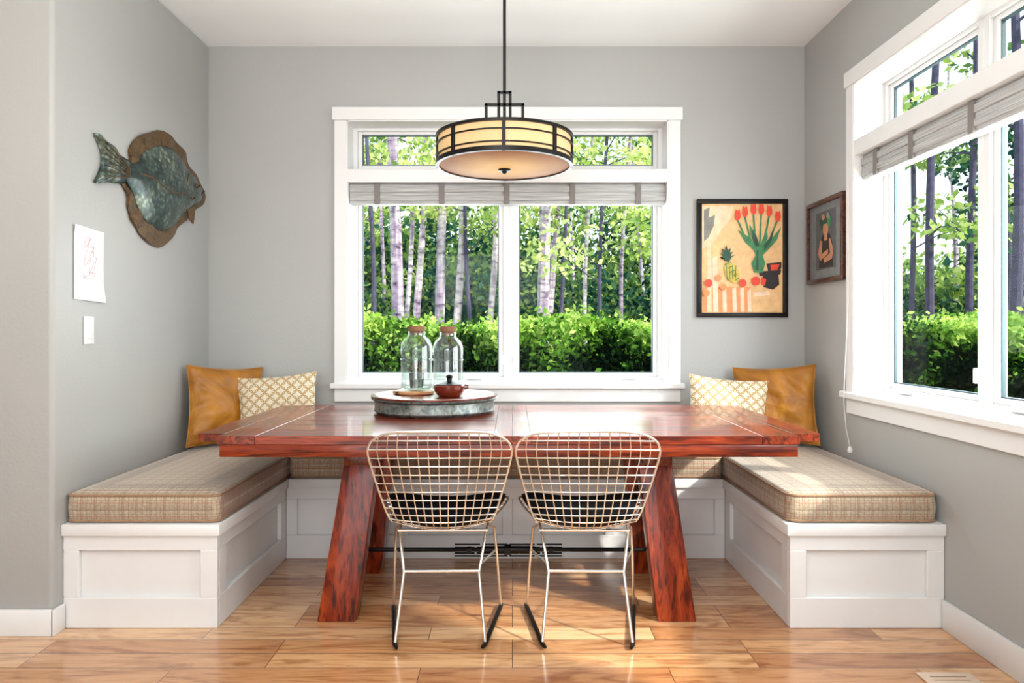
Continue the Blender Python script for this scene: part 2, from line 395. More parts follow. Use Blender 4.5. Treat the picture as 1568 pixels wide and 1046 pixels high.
def rr(x0, x1, y0, y1, r, n=6):
    out = []
    for cx, cy, a0 in ((x1-r, y0+r, -90), (x1-r, y1-r, 0), (x0+r, y1-r, 90), (x0+r, y0+r, 180)):
        for k in range(n+1):
            a = math.radians(a0+90*k/n); out.append((cx+r*math.cos(a), cy+r*math.sin(a)))
    return out
def cushion(x0, x1, y0, y1, z0, z1, r=0.05):
    b = B('bench_cushion')
    rings = []
    for ins, z in ((0.02, z0+0.001), (0.006, z0+0.004), (0.0, z0+0.014), (-0.005, (z0+z1)/2), (0.0, z1-0.014), (0.006, z1-0.004), (0.02, z1+0.003), (0.08, z1+0.010), (0.16, z1+0.013)):
        rings.append([(x, y, z) for x, y in rr(x0+ins, x1-ins, y0+ins, y1-ins, max(0.01, r-ins*0.6))])
    n = len(rings[0]); vs = [p for R in rings for p in R]; fs = [tuple(range(n-1, -1, -1)), tuple((len(rings)-1)*n+k for k in range(n))]
    for i in range(len(rings)-1):
        for k in range(n): fs.append((i*n+k, i*n+(k+1) % n, (i+1)*n+(k+1) % n, (i+1)*n+k))
    b.add(vs, fs, M_plaid)
    for z in (z0+0.010, z1-0.008):
        b.tube([(x, y, z) for x, y in rr(x0, x1, y0, y1, r)], 0.005, M_pipe, 6, True)
    return b.done(angle=50)
cushion(XL+0.008, LX+0.004, FY+0.008, YB-0.01, ZB1, 0.522, 0.03)
cushion(RX-0.004, XR-0.014, FY+0.008, YB-0.01, ZB1, 0.522, 0.05)
cushion(LX+0.016, RX-0.016, BY-0.004, YB-0.01, ZB1, 0.518, 0.03)

# ---------------- pillows ----------------
def pillow(loc, w, h, th, mat, rz, tilt, roll=0, wr=0.0):
    b = B('throw_pillow'); N = 34; vs = []; fs = []
    for s in (1, -1):
        for i in range(N+1):
            for j in range(N+1):
                u = -1+2*i/N; v = -1+2*j/N
                e = max(0, (1-u*u))**0.45*max(0, (1-v*v))**0.45
                pin = 1-0.09*(1-v*v)*abs(u)**3; pin2 = 1-0.09*(1-u*u)*abs(v)**3
                d = th*0.5*e+wr*e*(math.sin(7*u+4*v*v+loc[0]*3)*math.cos(5*v+2*u)+0.6*math.sin(15*v+6*u*u+4*u+loc[0])*(0.4+u*u))
                vs.append((u*w/2*pin, s*d, v*h/2*pin2))
    K = (N+1)**2
    for s in (0, 1):
        for i in range(N):
            for j in range(N):
                a = s*K+i*(N+1)+j; q = (a, a+N+1, a+N+2, a+1); fs.append(q if s else q[::-1])
    M = Matrix.Rotation(math.radians(rz), 4, 'Z') @ Matrix.Rotation(math.radians(tilt), 4, 'X') @ Matrix.Rotation(math.radians(roll), 4, 'Y')
    b.add(vs, fs, mat)
    loop = [(-1+2*i/N, -1) for i in range(N)]+[(1, -1+2*i/N) for i in range(N)]+[(1-2*i/N, 1) for i in range(N)]+[(-1, 1-2*i/N) for i in range(N)]
    pts = [(u*w/2*(1-0.09*(1-v*v)*abs(u)**3), 0, v*h/2*(1-0.09*(1-u*u)*abs(v)**3)) for u, v in loop]
    b.tube(pts, 0.004, mat, 6, True)
    ob = b.done((0,0,0), angle=80); ob.matrix_world = Matrix.Translation(loc) @ M; return ob
pillow((-1.555, 3.90, 0.748), 0.42, 0.43, 0.15, M_velvet, 46, -9, 4, 0.013)
pillow((-1.270, 3.895, 0.733), 0.42, 0.37, 0.14, M_lattice, 8, -14, -5)
pillow((1.165, 3.895, 0.722), 0.42, 0.36, 0.14, M_lattice, -8, -14, 5)
pillow((1.435, 3.93, 0.748), 0.44, 0.43, 0.15, M_velvet, -32, -9, -4, 0.013)

# ---------------- dining table ----------------
b = B('trestle_dining_table')
tx0, tx1, ty0, ty1, tz = -1.108, 1.081, 2.70, 3.82, 0.76
nb = 7; bw = (ty1-ty0)/nb
for i in range(nb):
    y = ty0+i*bw
    for xa, xb in ((tx0+0.14, -0.07), (0.07, tx1-0.14)):
        b.box(xa+0.0004, xb-0.0004, y+0.0004, y+bw-0.0004, tz-0.032, tz, M_tx, 0.0012, 1)
for xa, xb in ((tx0, tx0+0.14), (-0.07, 0.0), (0.0, 0.07), (tx1-0.14, tx1)):
    b.box(xa+0.0004, xb-0.0004, ty0, ty1, tz-0.032, tz, M_ty, 0.0012, 1)
b.box(tx0+0.004, tx1-0.004, ty0+0.006, ty0+0.046, tz-0.08, tz-0.033, M_tx, 0.003)
b.box(tx0+0.004, tx1-0.004, ty1-0.046, ty1-0.006, tz-0.08, tz-0.033, M_tx, 0.003)
for x in (tx0+0.004, tx1-0.044): b.box(x, x+0.04, ty0+0.046, ty1-0.046, tz-0.08, tz-0.033, M_ty, 0.003)
for xa, xb in ((tx0-0.105, tx0-0.0004), (tx1+0.0004, tx1+0.105)):
    b.box(xa, xb, ty0+0.07, ty1-0.03, tz-0.032, tz, M_ty, 0.0015, 1)
def leg(xf, xt, yf, yt, w0=0.076, w1=0.068, d0=0.048, d1=0.044, z1=0.68):
    b.hexa([(xf-w0,yf-d0,0),(xf+w0,yf-d0,0),(xf+w0,yf+d0,0),(xf-w0,yf+d0,0),(xt-w1,yt-d1,z1),(xt+w1,yt-d1,z1),(xt+w1,yt+d1,z1),(xt-w1,yt+d1,z1)], M_tz, 0.005, 2)
for xf, xt in ((-0.70, -0.612), (0.655, 0.578)):
    leg(xf, xt, 2.90, 2.99); leg(xf, xt, 3.46, 3.35)
    b.box(xt-0.06, xt+0.06, 2.86, 3.66, 0.62, 0.68, M_ty, 0.004)
    xm = xf+(xt-xf)*0.25
    b.box(xm-0.03, xm+0.03, 2.95, 3.41, 0.15, 0.22, M_ty, 0.004)
b.tube([(-0.68, 3.17, 0.19), (0.64, 3.17, 0.19)], 0.009, M_black, 12)
b.tube([(-0.15, 3.17, 0.19), (-0.13, 3.17, 0.19), (0.09, 3.17, 0.19), (0.11, 3.17, 0.19)], [0.012, 0.017, 0.017, 0.012], M_black, 14)
b.tube([(-0.035, 3.17, 0.19), (-0.005, 3.17, 0.19)], 0.024, M_black, 6)
for x in (-0.2, 0.16): b.tube([(x, 3.17, 0.19), (x+0.02, 3.17, 0.19)], 0.015, M_black, 6)
b.done(angle=30)

# ---------------- wire chairs ----------------
def catmull(P, t):
    n = len(P)-1; x = min(max(t, 0), 1)*n; i = min(int(x), n-1); f = x-i
    p0 = P[max(i-1, 0)]; p1 = P[i]; p2 = P[i+1]; p3 = P[min(i+2, n)]
    return [0.5*((2*b_)+(-a+c)*f+(2*a-5*b_+4*c-d)*f*f+(-a+3*b_-3*c+d)*f**3) for a, b_, c, d in zip(p0, p1, p2, p3)]
PROF = [(0.0,.80,.250),(.018,.73,.262),(.040,.65,.247),(.062,.57,.226),(.09,.49,.204),(.13,.43,.187),(.20,.40,.186),(.28,.402,.205),(.36,.415,.235),(.44,.43,.255),(.50,.425,.25)]
fine = [catmull(PROF, i/200) for i in range(201)]
L = [0]
for i in range(200): L.append(L[-1]+math.hypot(fine[i+1][0]-fine[i][0], fine[i+1][1]-fine[i][1]))
LT = L[-1]; Larr = np.array(L)/LT; Farr = np.array(fine)
def shell(u, v):
    dy = np.interp(v, Larr, Farr[:,0]); z = np.interp(v, Larr, Farr[:,1]); w = np.interp(v, Larr, Farr[:,2])
    k = min(max((v-0.42)/0.16, 0), 1)
    dy += (1-k)*0.055*u*u; z += k*0.035*u*u-0.01*u*u*(1-k)
    return (u*w, dy, z)
def v0(u): return 0.115*(1-(1-abs(u)**5)**(1/3.0)) if abs(u) < 1 else 0.115
def wire_chair(cx, cy, rot=0):
    b = B('wire_dining_chair'); M = Matrix.Translation((cx, cy, 0)) @ Matrix.Rotation(math.radians(rot), 4, 'Z')
    NV = 14
    for i in range(1, NV):
        u = -1+2*i/NV; a, e = v0(u), 1-v0(u)
        b.tube([shell(u, a+(e-a)*k/44) for k in range(45)], 0.0025, M_chrome, 6, M=M)
    NH = 23
    for j in range(1, NH):
        v = j/NH; um = 1.0
        q = min(v, 1-v)
        if q < 0.115:
            um = max(0.0, 1-(1-q/0.115)**3)**(0.2)
        b.tube([shell(-um+2*um*k/22, v) for k in range(23)], 0.0025, M_chrome, 6, M=M)
    rim = []
    us = [math.sin(math.radians(-90+180*k/60)) for k in range(61)]
    rim += [shell(u, v0(u)) for u in us]
    rim += [shell(1, 0.115+0.77*k/30) for k in range(1, 30)]
    rim += [shell(u, 1-v0(u)) for u in reversed(us)]
    rim += [shell(-1, 0.885-0.77*k/30) for k in range(1, 30)]
    b.tube(rim, 0.0044, M_chrome, 8, True, M)
    nu, nv = 20, 18; vs = []; fs = []
    for layer in (0, 1):
        for i in range(nu+1):
            for j in range(nv+1):
                u = (-1+2*i/nu); vv = j/nv
                x, y, z = shell(u*0.95, 0.46+0.51*vv)
                ed = (1-abs(u)**6)*(1-abs(2*vv-1)**6)
                z += 0.008 if layer == 0 else 0.010+0.036*max(ed, 0)**0.5
                vs.append((x, y+(0.004 if layer == 0 else 0.008), z))
    K = (nu+1)*(nv+1)
    for l in (0, 1):
        for i in range(nu):
            for j in range(nv):
                a = l*K+i*(nv+1)+j; q = (a, a+nv+1, a+nv+2, a+1); fs.append(q if l else q[::-1])
    per = [i*(nv+1) for i in range(nu+1)]+[nu*(nv+1)+j for j in range(1, nv+1)]+[i*(nv+1)+nv for i in range(nu-1, -1, -1)]+[j for j in range(nv-1, 0, -1)]
    for k in range(len(per)):
        a, c = per[k], per[(k+1) % len(per)]; fs.append((a, c, c+K, a+K))
    b.add(vs, fs, M_blackfab, M)
    for s in (-1, 1):
        nf = (s*.165, .09, .012); ff = (s*.222, .45, .012)
        b.tube([(s*.172, .30, .398), (s*.165, .22, .388), (s*.145, .16, .28), (s*.140, .15, .255), nf], 0.0058, M_chrome, 8, M=M)
        b.tube([(s*.172, .28, .396), (s*.195, .34, .37), (s*.205, .37, .26), ff], 0.0058, M_chrome, 8, M=M)
        b.tube([(s*.155, .06, .012), nf, ff, (s*.225, .47, .014)], [0.006, 0.0095, 0.0095, 0.006], M_black, 8, M=M)
        b.tube([(s*.145, .16, .28), (s*.203, .37, .27)], 0.0045, M_chrome, 8, M=M)
    b.tube([(-.140, .15, .258), (.140, .15, .258)], 0.0058, M_chrome, 8, M=M)
    b.tube([(-.172, .22, .392), (.172, .22, .392)], 0.0058, M_chrome, 8, M=M)
    b.tube([(-.19, .34, .39), (.19, .34, .39)], 0.0058, M_chrome, 8, M=M)
    return b.done(angle=60)
wire_chair(-0.262, 2.535, 1.0); wire_chair(0.273, 2.535, -1.0)

# ---------------- pendant lamp ----------------
b = B('pendant_lamp'); LXc, LYc = -0.035, 3.2; zb, zt, R = 1.885, 2.018, 0.302
def ring(r0, r1, za, zc, mat, n=72): b.lathe([(r0,za),(r1,za),(r1,zc),(r0,zc),(r0,za)], (LXc, LYc, 0), mat, n)
b.lathe([(R-0.008, zb+0.004), (R-0.008, zt-0.002)], (LXc, LYc, 0), M_lampside, 72)
ring(R-0.012, R+0.004, zb, zb+0.020, M_black); ring(R-0.012, R+0.004, zt-0.012, zt, M_black)
ring(R-0.009, R+0.001, zb+0.036, zb+0.041, M_black); ring(R-0.009, R+0.001, zt-0.045, zt-0.040, M_black)
b.lathe([(R-0.012, zb+0.006), (R*0.7, zb-0.004), (R*0.35, zb-0.010), (0.001, zb-0.012)], (LXc, LYc, 0), M_lampbot, 72)
b.lathe([(0.001, zb-0.032), (0.008, zb-0.03), (0.012, zb-0.022), (0.026, zb-0.018), (0.03, zb-0.012), (0.001, zb-0.010)], (LXc, LYc, 0), M_black, 24)
for k in range(8):
    a = 2*math.pi*k/8-math.pi/2
    M = Matrix.Translation((LXc, LYc, 0)) @ Matrix.Rotation(a, 4, 'Z')
    b.box(R-0.009, R+0.003, -0.0075, 0.0075, zb, zt, M_black, 0.001, 1, M)
for k in range(4):
    a = math.pi/2*k; M = Matrix.Translation((LXc, LYc, 0)) @ Matrix.Rotation(a, 4, 'Z')
    b.box(0, R-0.006, -0.006, 0.006, zt-0.014, zt-0.004, M_black, 0, 1, M)
q = 0.0065
def bar(x0, x1, z0, z1): b.box(LXc+x0, LXc+x1, LYc-q, LYc+q, z0, z1, M_black, 0.001, 1)
bar(-0.007, 0.007, 2.09, ZC-0.02)
bar(-0.032, -0.019, 2.10, 2.22); bar(0.019, 0.032, 2.10, 2.22); bar(-0.032, 0.032, 2.21, 2.222)
bar(-0.088, 0.088, 2.155, 2.168); bar(-0.088, -0.075, 2.01, 2.168); bar(0.075, 0.088, 2.01, 2.168); bar(-0.088, 0.088, 2.093, 2.105); bar(-0.007, 0.007, 2.0, 2.1)
b.lathe([(0.065, ZC-0.001), (0.065, ZC-0.018), (0.02, ZC-0.028), (0.001, ZC-0.028)], (LXc, LYc, 0), M_black, 32)
b.done((LXc, LYc, zb))

# ---------------- tray, jars, bowl ----------------
TX, TY, TZ = -0.378, 3.50, tz
b = B('round_galvanised_tray')
b.lathe([(0.001,0.0),(0.27,0.0),(0.275,0.004),(0.288,0.01),(0.292,0.016),(0.288,0.022),(0.288,0.06),(0.3,0.066),(0.306,0.072),(0.3,0.078)], (TX, TY, TZ), M_galv, 72)
b.lathe([(0.3,0.076),(0.306,0.080),(0.306,0.086),(0.298,0.089),(0.28,0.089),(0.001,0.087)], (TX, TY, TZ), M_tx, 72)
b.done()
ts = TZ+0.0885
b = B('wooden_serving_board'); b.lathe([(0.001,0),(0.09,0),(0.095,0.004),(0.095,0.014),(0.09,0.018),(0.001,0.018)], (-0.475, 3.49, ts), M_board, 40)
b.box(-0.58, -0.56, 3.475, 3.505, ts+0.002, ts+0.016, M_board, 0.004); b.done()
def jar(cx, cy, z, fill, r=0.076, h=0.29):
    b = B('glass_jar'); c = (cx, cy, z)
    prof = [(0.001,0.001),(r*0.9,0.001),(r,0.008),(r,0.05),(r*1.02,0.054),(r,0.058),(r,h*0.68),(r*0.97,h*0.76),(r*0.82,h*0.84),(r*0.58,h*0.89),(r*0.52,h*0.92),(r*0.55,h*0.97),(r*0.48,h*0.985),(r*0.45,h*0.94),(r*0.50,h*0.885),(r*0.78,h*0.82),(r*0.93,h*0.75),(r*0.96,h*0.68),(r*0.96,0.012),(0.001,0.008)]
    b.lathe(prof, c, M_jar, 40)
    b.lathe([(0.001,h*0.93),(r*0.43,h*0.93),(r*0.45,h*0.985),(r*0.52,h*0.99),(r*0.54,h*1.06),(r*0.5,h*1.075),(0.001,h*1.075)], c, M_cork, 28)
    for zz in (0.055, h*0.52): b.lathe([(r+0.0005,zz-0.003),(r+0.003,zz),(r+0.0005,zz+0.003)], c, M_jar, 40)
    if fill:
        b.lathe([(0.001,0.012),(r*0.42,0.012),(r*0.5,0.085),(r*0.44,0.085),(r*0.4,0.02)], c, M_galv, 20)
        for k in range(7):
            a = k*0.9; b.tube([(cx+0.01*math.cos(a), cy+0.01*math.sin(a), z+0.02), (cx+0.026*math.cos(a), cy+0.026*math.sin(a), z+0.11+0.01*(k % 3))], 0.0025, M_cork, 6)
    b.done(angle=40)
jar(mx(638, 3.50), 3.50, ts+0.0185, True); jar(mx(686, 3.63), 3.63, ts+0.0005, False, h=0.305)
b = B('terracotta_bowl'); c = (mx(688, 3.36), 3.36, ts+0.0005)
b.lathe([(0.001,0),(0.05,0),(0.058,0.006),(0.072,0.03),(0.074,0.05),(0.07,0.055),(0.066,0.05),(0.06,0.048),(0.001,0.05)], c, M_bowl, 36)
b.lathe([(0.064,0.05),(0.06,0.058),(0.03,0.068),(0.012,0.072),(0.012,0.084),(0.018,0.092),(0.010,0.100),(0.001,0.101)], c, M_black, 30)
b.tube([(c[0]+0.07,c[1],c[2]+0.035),(c[0]+0.088,c[1],c[2]+0.04),(c[0]+0.088,c[1],c[2]+0.05),(c[0]+0.07,c[1],c[2]+0.052)], 0.005, M_bowl, 8); b.done()

# ---------------- fish wall sculpture ----------------
def LW(px, py, off=0.0):
    Y = FP*(-XL)/(784.5-px); return (XL+off, Y, mz(py, Y))
b = B('flounder_wall_sculpture')
def dome(outline, base, h, mat, rings=7, back=0.004, cen=None, wav=0, smooth=2):
    P = np.array([LW(*p) for p in outline])[:, 1:]
    for _ in range(smooth):
        Q = np.empty((len(P)*2, 2)); nx_ = np.roll(P, -1, 0); Q[0::2] = P*0.75+nx_*0.25; Q[1::2] = P*0.25+nx_*0.75; P = Q
    c = P.mean(0) if cen is None else np.array(LW(*cen))[1:]
    n = len(P); vs = [(XL+back, p[0], p[1]) for p in P]; fs = []
    for i in range(rings+1):
        t = i/rings; s = 1-t*0.98
        for k, p in enumerate(P):
            q = c+(p-c)*s; z = base+h*(1-s**2.2)**0.6
            if wav: z += wav*math.sin(k*1.05)*s
            vs.append((XL+z, q[0], q[1]))
    for i in range(rings+1):
        for k in range(n): fs.append((i*n+k, i*n+(k+1) % n, (i+1)*n+(k+1) % n, (i+1)*n+k))
    fs.append(tuple((rings+1)*n+k for k in range(n))); fs.append(tuple(range(n)))
    b.add(vs, fs, mat)
fin = [(198,250),(195,238),(195,226),(204,213),(214,206),(227,203),(243,198),(256,207),(264,214),(271,222),(279,232),(283,242),(287,256),(294,265),(301,274),(313,297),(307,314),(296,321),(288,333),(277,340),(270,347),(266,357),(257,366),(243,381),(229,376),(218,367),(210,358),(205,347),(198,338),(195,326),(192,316),(193,300),(187,288),(180,276)]
body = [(190,252),(203,250),(210,238),(222,226),(242,222),(256,226),(270,240),(280,257),(296,277),(306,296),(300,311),(286,317),(274,329),(262,344),(246,356),(230,350),(215,337),(205,319),(198,298),(188,280),(182,268)]
tail = [(139,201),(151,209),(166,222),(180,238),(197,250),(199,272),(188,282),(172,281),(155,279),(139,282),(147,268),(153,252),(153,236),(148,220)]
dome(tail, 0.018, 0.014, M_fish, 5, cen=(172,260), wav=0.005); dome(fin, 0.014, 0.01, M_fin, 5, wav=0.005, smooth=1); dome(body, 0.022, 0.036, M_fish, 8)
def fl(pts, off, r, mat): b.tube([LW(p[0], p[1], off if not isinstance(off, list) else off[i]) for i, p in enumerate(pts)], r, mat, 8)
fl([(200,266),(215,271),(230,283),(245,294),(260,297),(274,292)], [0.040,0.052,0.057,0.058,0.056,0.05], 0.0045, M_fin)
fl([(277,266),(271,280),(271,298),(277,312)], [0.042,0.05,0.05,0.04], 0.0055, M_fin)
for p, r in (((289,285),0.014),((281,303),0.012)):
    y, z = LW(*p)[1:]
    MM = Matrix.Translation((XL+0.036, y, z)) @ Matrix.Rotation(math.pi/2, 4, 'Y')
    b.lathe([(r,0),(r*0.9,0.01),(r*0.5,0.018),(0.001,0.02)], (0,0,0), M_fin, 16, MM)
    b.lathe([(r*0.5,0.014),(r*0.35,0.023),(0.001,0.025)], (0,0,0), M_black, 12, MM)
fl([(306,293),(298,298),(291,301)], [0.026,0.034,0.038], 0.004, M_black)
b.poly([LW(276,320,0.03), LW(286,322,0.04), LW(285,343,0.035), LW(280,336,0.03)], M_fin, (0.006, 0, 0))
for k in range(7):
    fl([(188, 258+k*2.2), (150, 216+k*9)], 0.033, 0.0025, M_fin)
b.done(angle=60)

# paper drawing
b = B('child_drawing'); vs = []; fs = []
n = 14
def paper(u, v):
    y = 2.855+0.205*u; z = 1.283+0.298*v-0.008*u
    return (0.004+0.018*max(0, 0.25-v)*4*0.5*u+0.02*max(0, u-0.7)*abs(v-0.5)+0.006*max(0, v-0.85)*6*(1-u), y, z)
for i in range(n+1):
    for j in range(n+1):
        c_, y, z = paper(i/n, j/n); vs.append((XL+c_, y, z))
for i in range(n):
    for j in range(n): a = i*(n+1)+j; fs.append((a, a+n+1, a+n+2, a+1))
b.add(vs, fs, M_paper)
for k, (cu, cv, ru, rv) in enumerate(((0.5,0.62,0.16,0.14),(0.45,0.8,0.1,0.08),(0.62,0.5,0.12,0.12),(0.5,0.35,0.2,0.05))):
    pts = []
    for a in np.linspace(0, 6.5, 30):
        c_, y, z = paper(cu+ru*math.cos(a*1.1+k), cv+rv*math.sin(a*1.4+k)); pts.append((XL+c_+0.0008, y, z))
    b.tube(pts, 0.0009, M_pencil, 5)
b.done(recalc=False)
b = B('light_switch'); y0, y1, z0, z1 = 2.922, 2.99, 1.10, 1.215
b.box(XL+0.0005, XL+0.007, y0, y1, z0, z1, M_plate, 0.003); b.box(XL+0.006, XL+0.011, y0+0.018, y1-0.018, z0+0.024, z1-0.024, M_plate, 0.002); b.done()

# ---------------- framed art ----------------
def flat(name, rgb, var=0.12): return simple(name, rgb, 0.6, var=var, scale=26)
A_peach = flat('art_peach', (226,182,128)); A_cream = flat('art_cream', (220,198,160)); A_red = flat('art_red', (220,66,40)); A_green = flat('art_green', (60,124,78), 0.3)
A_dgreen = flat('art_dark_green', (36,76,56), 0.3); A_yel = flat('art_yellow', (200,172,66), 0.25); A_or = flat('art_orange', (232,140,84)); A_bk = flat('art_black', (40,30,32)); A_grey = flat('art_grey', (128,124,116)); A_pink = flat('art_pink', (236,200,170))
b = B('framed_tulip_print'); yw = YB
def PB(px, py, d): return (mx(px, YB), yw-d, mz(py, YB))
x0, x1, z0, z1 = mx(1066,YB), mx(1204,YB), mz(486,YB), mz(306,YB); fw = 0.026
for q in ((x0,x1,z1-fw,z1),(x0,x1,z0,z0+fw),(x0,x0+fw,z0+fw,z1-fw),(x1-fw,x1,z0+fw,z1-fw)): b.box(q[0],q[1],yw-0.03,yw-0.001,q[2],q[3],M_black,0.003)
b.box(x0+fw,x1-fw,yw-0.012,yw-0.002,z0+fw,z1-fw,A_peach)
lay = [0.0125]
def bp(pts, mat): lay[0] += 0.0002; b.poly([PB(p[0], p[1], lay[0]) for p in pts], mat)
def be(cx, cy, rx, ry, mat, rot=0, n=18):
    r = math.radians(rot); bp([(cx+rx*math.cos(a)*math.cos(r)-ry*math.sin(a)*math.sin(r), cy+rx*math.cos(a)*math.sin(r)+ry*math.sin(a)*math.cos(r)) for a in [2*math.pi*k/n for k in range(n)]], mat)
bp([(1074,316),(1122,316),(1118,335),(1104,352),(1092,372),(1074,382)], A_cream)
bp([(1077,322),(1086,318),(1084,334),(1094,330),(1092,346),(1084,364),(1077,370)], A_grey); bp([(1098,318),(1108,318),(1102,340),(1094,352)], A_pink)
bp([(1075,440),(1150,440),(1152,478),(1075,478)], A_or); bp([(1082,376),(1088,374),(1089,478),(1082,478)], A_cream); bp([(1090,396),(1097,392),(1099,478),(1091,478)], A_pink)
for xx in (1105,1120,1132,1143): bp([(xx,442+(xx%4)*2),(xx+6,440),(xx+7,478),(xx+1,478)], A_pink)
bp([(1150,446),(1195,440),(1195,478),(1150,478)], A_peach); bp([(1154,448),(1176,446),(1178,452),(1154,454)], A_pink)
bp([(1166,420),(1190,418),(1192,436),(1182,444),(1168,440)], A_bk); bp([(1172,404),(1195,402),(1195,410),(1190,422),(1176,420)], A_bk); bp([(1178,406),(1192,405),(1188,418),(1179,417)], A_red)
bp([(1160,416),(1195,414),(1193,421),(1162,423)], A_bk); bp([(1164,425),(1172,428),(1170,438),(1164,436)], A_red)
def strokeline(pts, w, mat):
    for a, c_ in zip(pts[:-1], pts[1:]):
        dx, dy = c_[0]-a[0], c_[1]-a[1]; l = math.hypot(dx, dy); nx_, ny_ = -dy/l*w, dx/l*w
        bp([(a[0]-nx_,a[1]-ny_),(c_[0]-nx_,c_[1]-ny_),(c_[0]+nx_,c_[1]+ny_),(a[0]+nx_,a[1]+ny_)], mat)
for x, y in ((1128,337),(1139,332),(1152,328),(1164,328),(1176,331),(1188,339)):
    strokeline([(1160,386),((1160+x)/2+(x-1160)*0.12,366),(x,y)], 1.3, A_green)
for p in ([(1157,388),(1140,372),(1128,352),(1146,364),(1160,380)], [(1160,386),(1148,362),(1146,344),(1156,360),(1163,382)], [(1158,386),(1168,362),(1172,346),(1174,364),(1164,386)], [(1160,388),(1176,372),(1194,348),(1188,368),(1168,390)]): bp(p, A_green)
bp([(1158,384),(1150,366),(1150,352),(1158,366),(1162,382)], A_dgreen); bp([(1160,386),(1176,366),(1184,350),(1180,368),(1166,388)], A_dgreen)
bp([(1151,378),(1169,378),(1166,392),(1170,404),(1166,418),(1153,418),(1149,404),(1155,392)], A_green)
bp([(1156,384),(1160,384),(1159,396),(1160,414),(1155,414),(1157,396)], A_dgreen)
for x, y in ((1128,331),(1139,326),(1152,322),(1164,322),(1176,325),(1189,333)):
    be(x, y, 4.5, 7.5, A_red); bp([(x-4,y-3),(x-3,y-10),(x,y-6),(x+3,y-10),(x+4,y-3)], A_red)
be(1119,418,10,17,A_yel,-25)
for k in range(5): strokeline([(1108+k*4,406+k*6),(1117+k*3,402+k*6)], 0.8, A_green)
for k in range(4): strokeline([(1110+k*5,404+k*1),(1112+k*4,430-k*1)], 0.6, A_green)
for dx, dy in ((-12,-10),(-9,-18),(-2,-22),(5,-18),(9,-12),(-12,-3),(12,-6)): bp([(1107,399),(1110+dx*0.4-2,396+dy*0.5),(1112+dx,398+dy),(1112+dx*0.4+2,397+dy*0.5),(1114,402)], A_dgreen)
for x, y, r in ((1083,434,6),(1098,426,5),(1135,434,6),(1155,431,7),(1106,440,5),(1080,449,5)): be(x, y, r, r, A_red if r > 5 else A_or)
b.done((0,0,0), recalc=True)

M_brown = woodmat('walnut_frame', (50,28,20), (78,42,30), (104,62,44), 'y', 0.35, 0.3)
b = B('framed_portrait_print'); ya, yb_, za, zb_ = 3.600, 4.045, 1.412, 1.858; fw = 0.024
for q in ((ya,yb_,zb_-fw,zb_),(ya,yb_,za,za+fw),(ya,ya+fw,za+fw,zb_-fw),(yb_-fw,yb_,za+fw,zb_-fw)): b.box(XR-0.028,XR-0.001,q[0],q[1],q[2],q[3],M_brown,0.003)
b.box(XR-0.012,XR-0.002,ya+fw,yb_-fw,za+fw,zb_-fw,flat('art_charcoal',(112,116,116)))
L2 = [0.0125]
def rp(pts, mat): L2[0] += 0.0003; b.poly([(XR-L2[0], yb_-fw-(p[0])*(yb_-ya-2*fw), za+fw+p[1]*(zb_-za-2*fw)) for p in pts], mat)
def re(cx, cy, rx, ry, mat): rp([(cx+rx*math.cos(2*math.pi*k/20), cy+ry*math.sin(2*math.pi*k/20)) for k in range(20)], mat)
A_sk = flat('art_sienna',(182,126,92)); A_sl = flat('art_slate',(82,84,86))
rp([(0.2,0.12),(0.8,0.12),(0.8,0.9),(0.2,0.9)], A_sl)
rp([(0.3,0.14),(0.72,0.14),(0.7,0.45),(0.62,0.58),(0.4,0.58),(0.3,0.45)], A_bk)
re(0.5,0.66,0.085,0.095,A_sk); rp([(0.46,0.5),(0.55,0.5),(0.55,0.6),(0.46,0.6)], A_sk)
rp([(0.34,0.52),(0.27,0.34),(0.34,0.24),(0.58,0.32),(0.58,0.38),(0.38,0.33),(0.4,0.5)], A_sk); rp([(0.64,0.52),(0.74,0.36),(0.7,0.24),(0.46,0.2),(0.44,0.26),(0.64,0.32),(0.6,0.5)], A_sk)
re(0.5,0.78,0.19,0.06,A_dgreen); re(0.38,0.74,0.06,0.08,A_dgreen); re(0.62,0.74,0.06,0.08,A_green); re(0.44,0.82,0.05,0.04,A_sk); re(0.58,0.82,0.05,0.04,A_grey)
b.done((0,0,0))

# floor register
M_reg = simple('register_wood', (224, 200, 178), 0.4); M_rslot = simple('register_slot', (120, 92, 72), 0.7)
b = B('floor_register'); b.box(1.36, 1.54, 2.10, 2.425, 0.0005, 0.005, M_reg, 0.002)
for k in range(12): b.box(1.39, 1.51, 2.125+k*0.024, 2.130+k*0.024, 0.0045, 0.0054, M_rslot)
b.done()

# ---------------- exterior ----------------
b = B('lawn_ground'); M_grass = simple('grass', (170,168,116), 0.9, var=0.3, scale=3)
b.box(-30, 40, YB+0.4, 60, -0.45, -0.3, M_grass); b.box(XR+0.4, 40, -12, YB+0.4, -0.45, -0.3, M_grass); b.done((0,0,0))
def leafmat(name, ramp, trans=0.4):
    t = NT(name); t.n.remove(t.p)
    at = t.new('ShaderNodeAttribute', attribute_name='tone')
    c = t.ramp(at.outputs['Fac'], ramp)
    d = t.new('ShaderNodeBsdfDiffuse'); tr = t.new('ShaderNodeBsdfTranslucent'); m = t.new('ShaderNodeMixShader'); m.inputs[0].default_value = trans
    t.link(c, d.inputs['Color']); t.link(c, tr.inputs['Color']); t.link(d.outputs[0], m.inputs[1]); t.link(tr.outputs[0], m.inputs[2]); t.link(m.outputs[0], t.out.inputs['Surface']); return t.m
M_leaf = leafmat('birch_leaves', [(0.0, s2l((26,62,58))), (0.35, s2l((62,108,84))), (0.7, s2l((170,198,94))), (1.0, s2l((236,244,160)))])
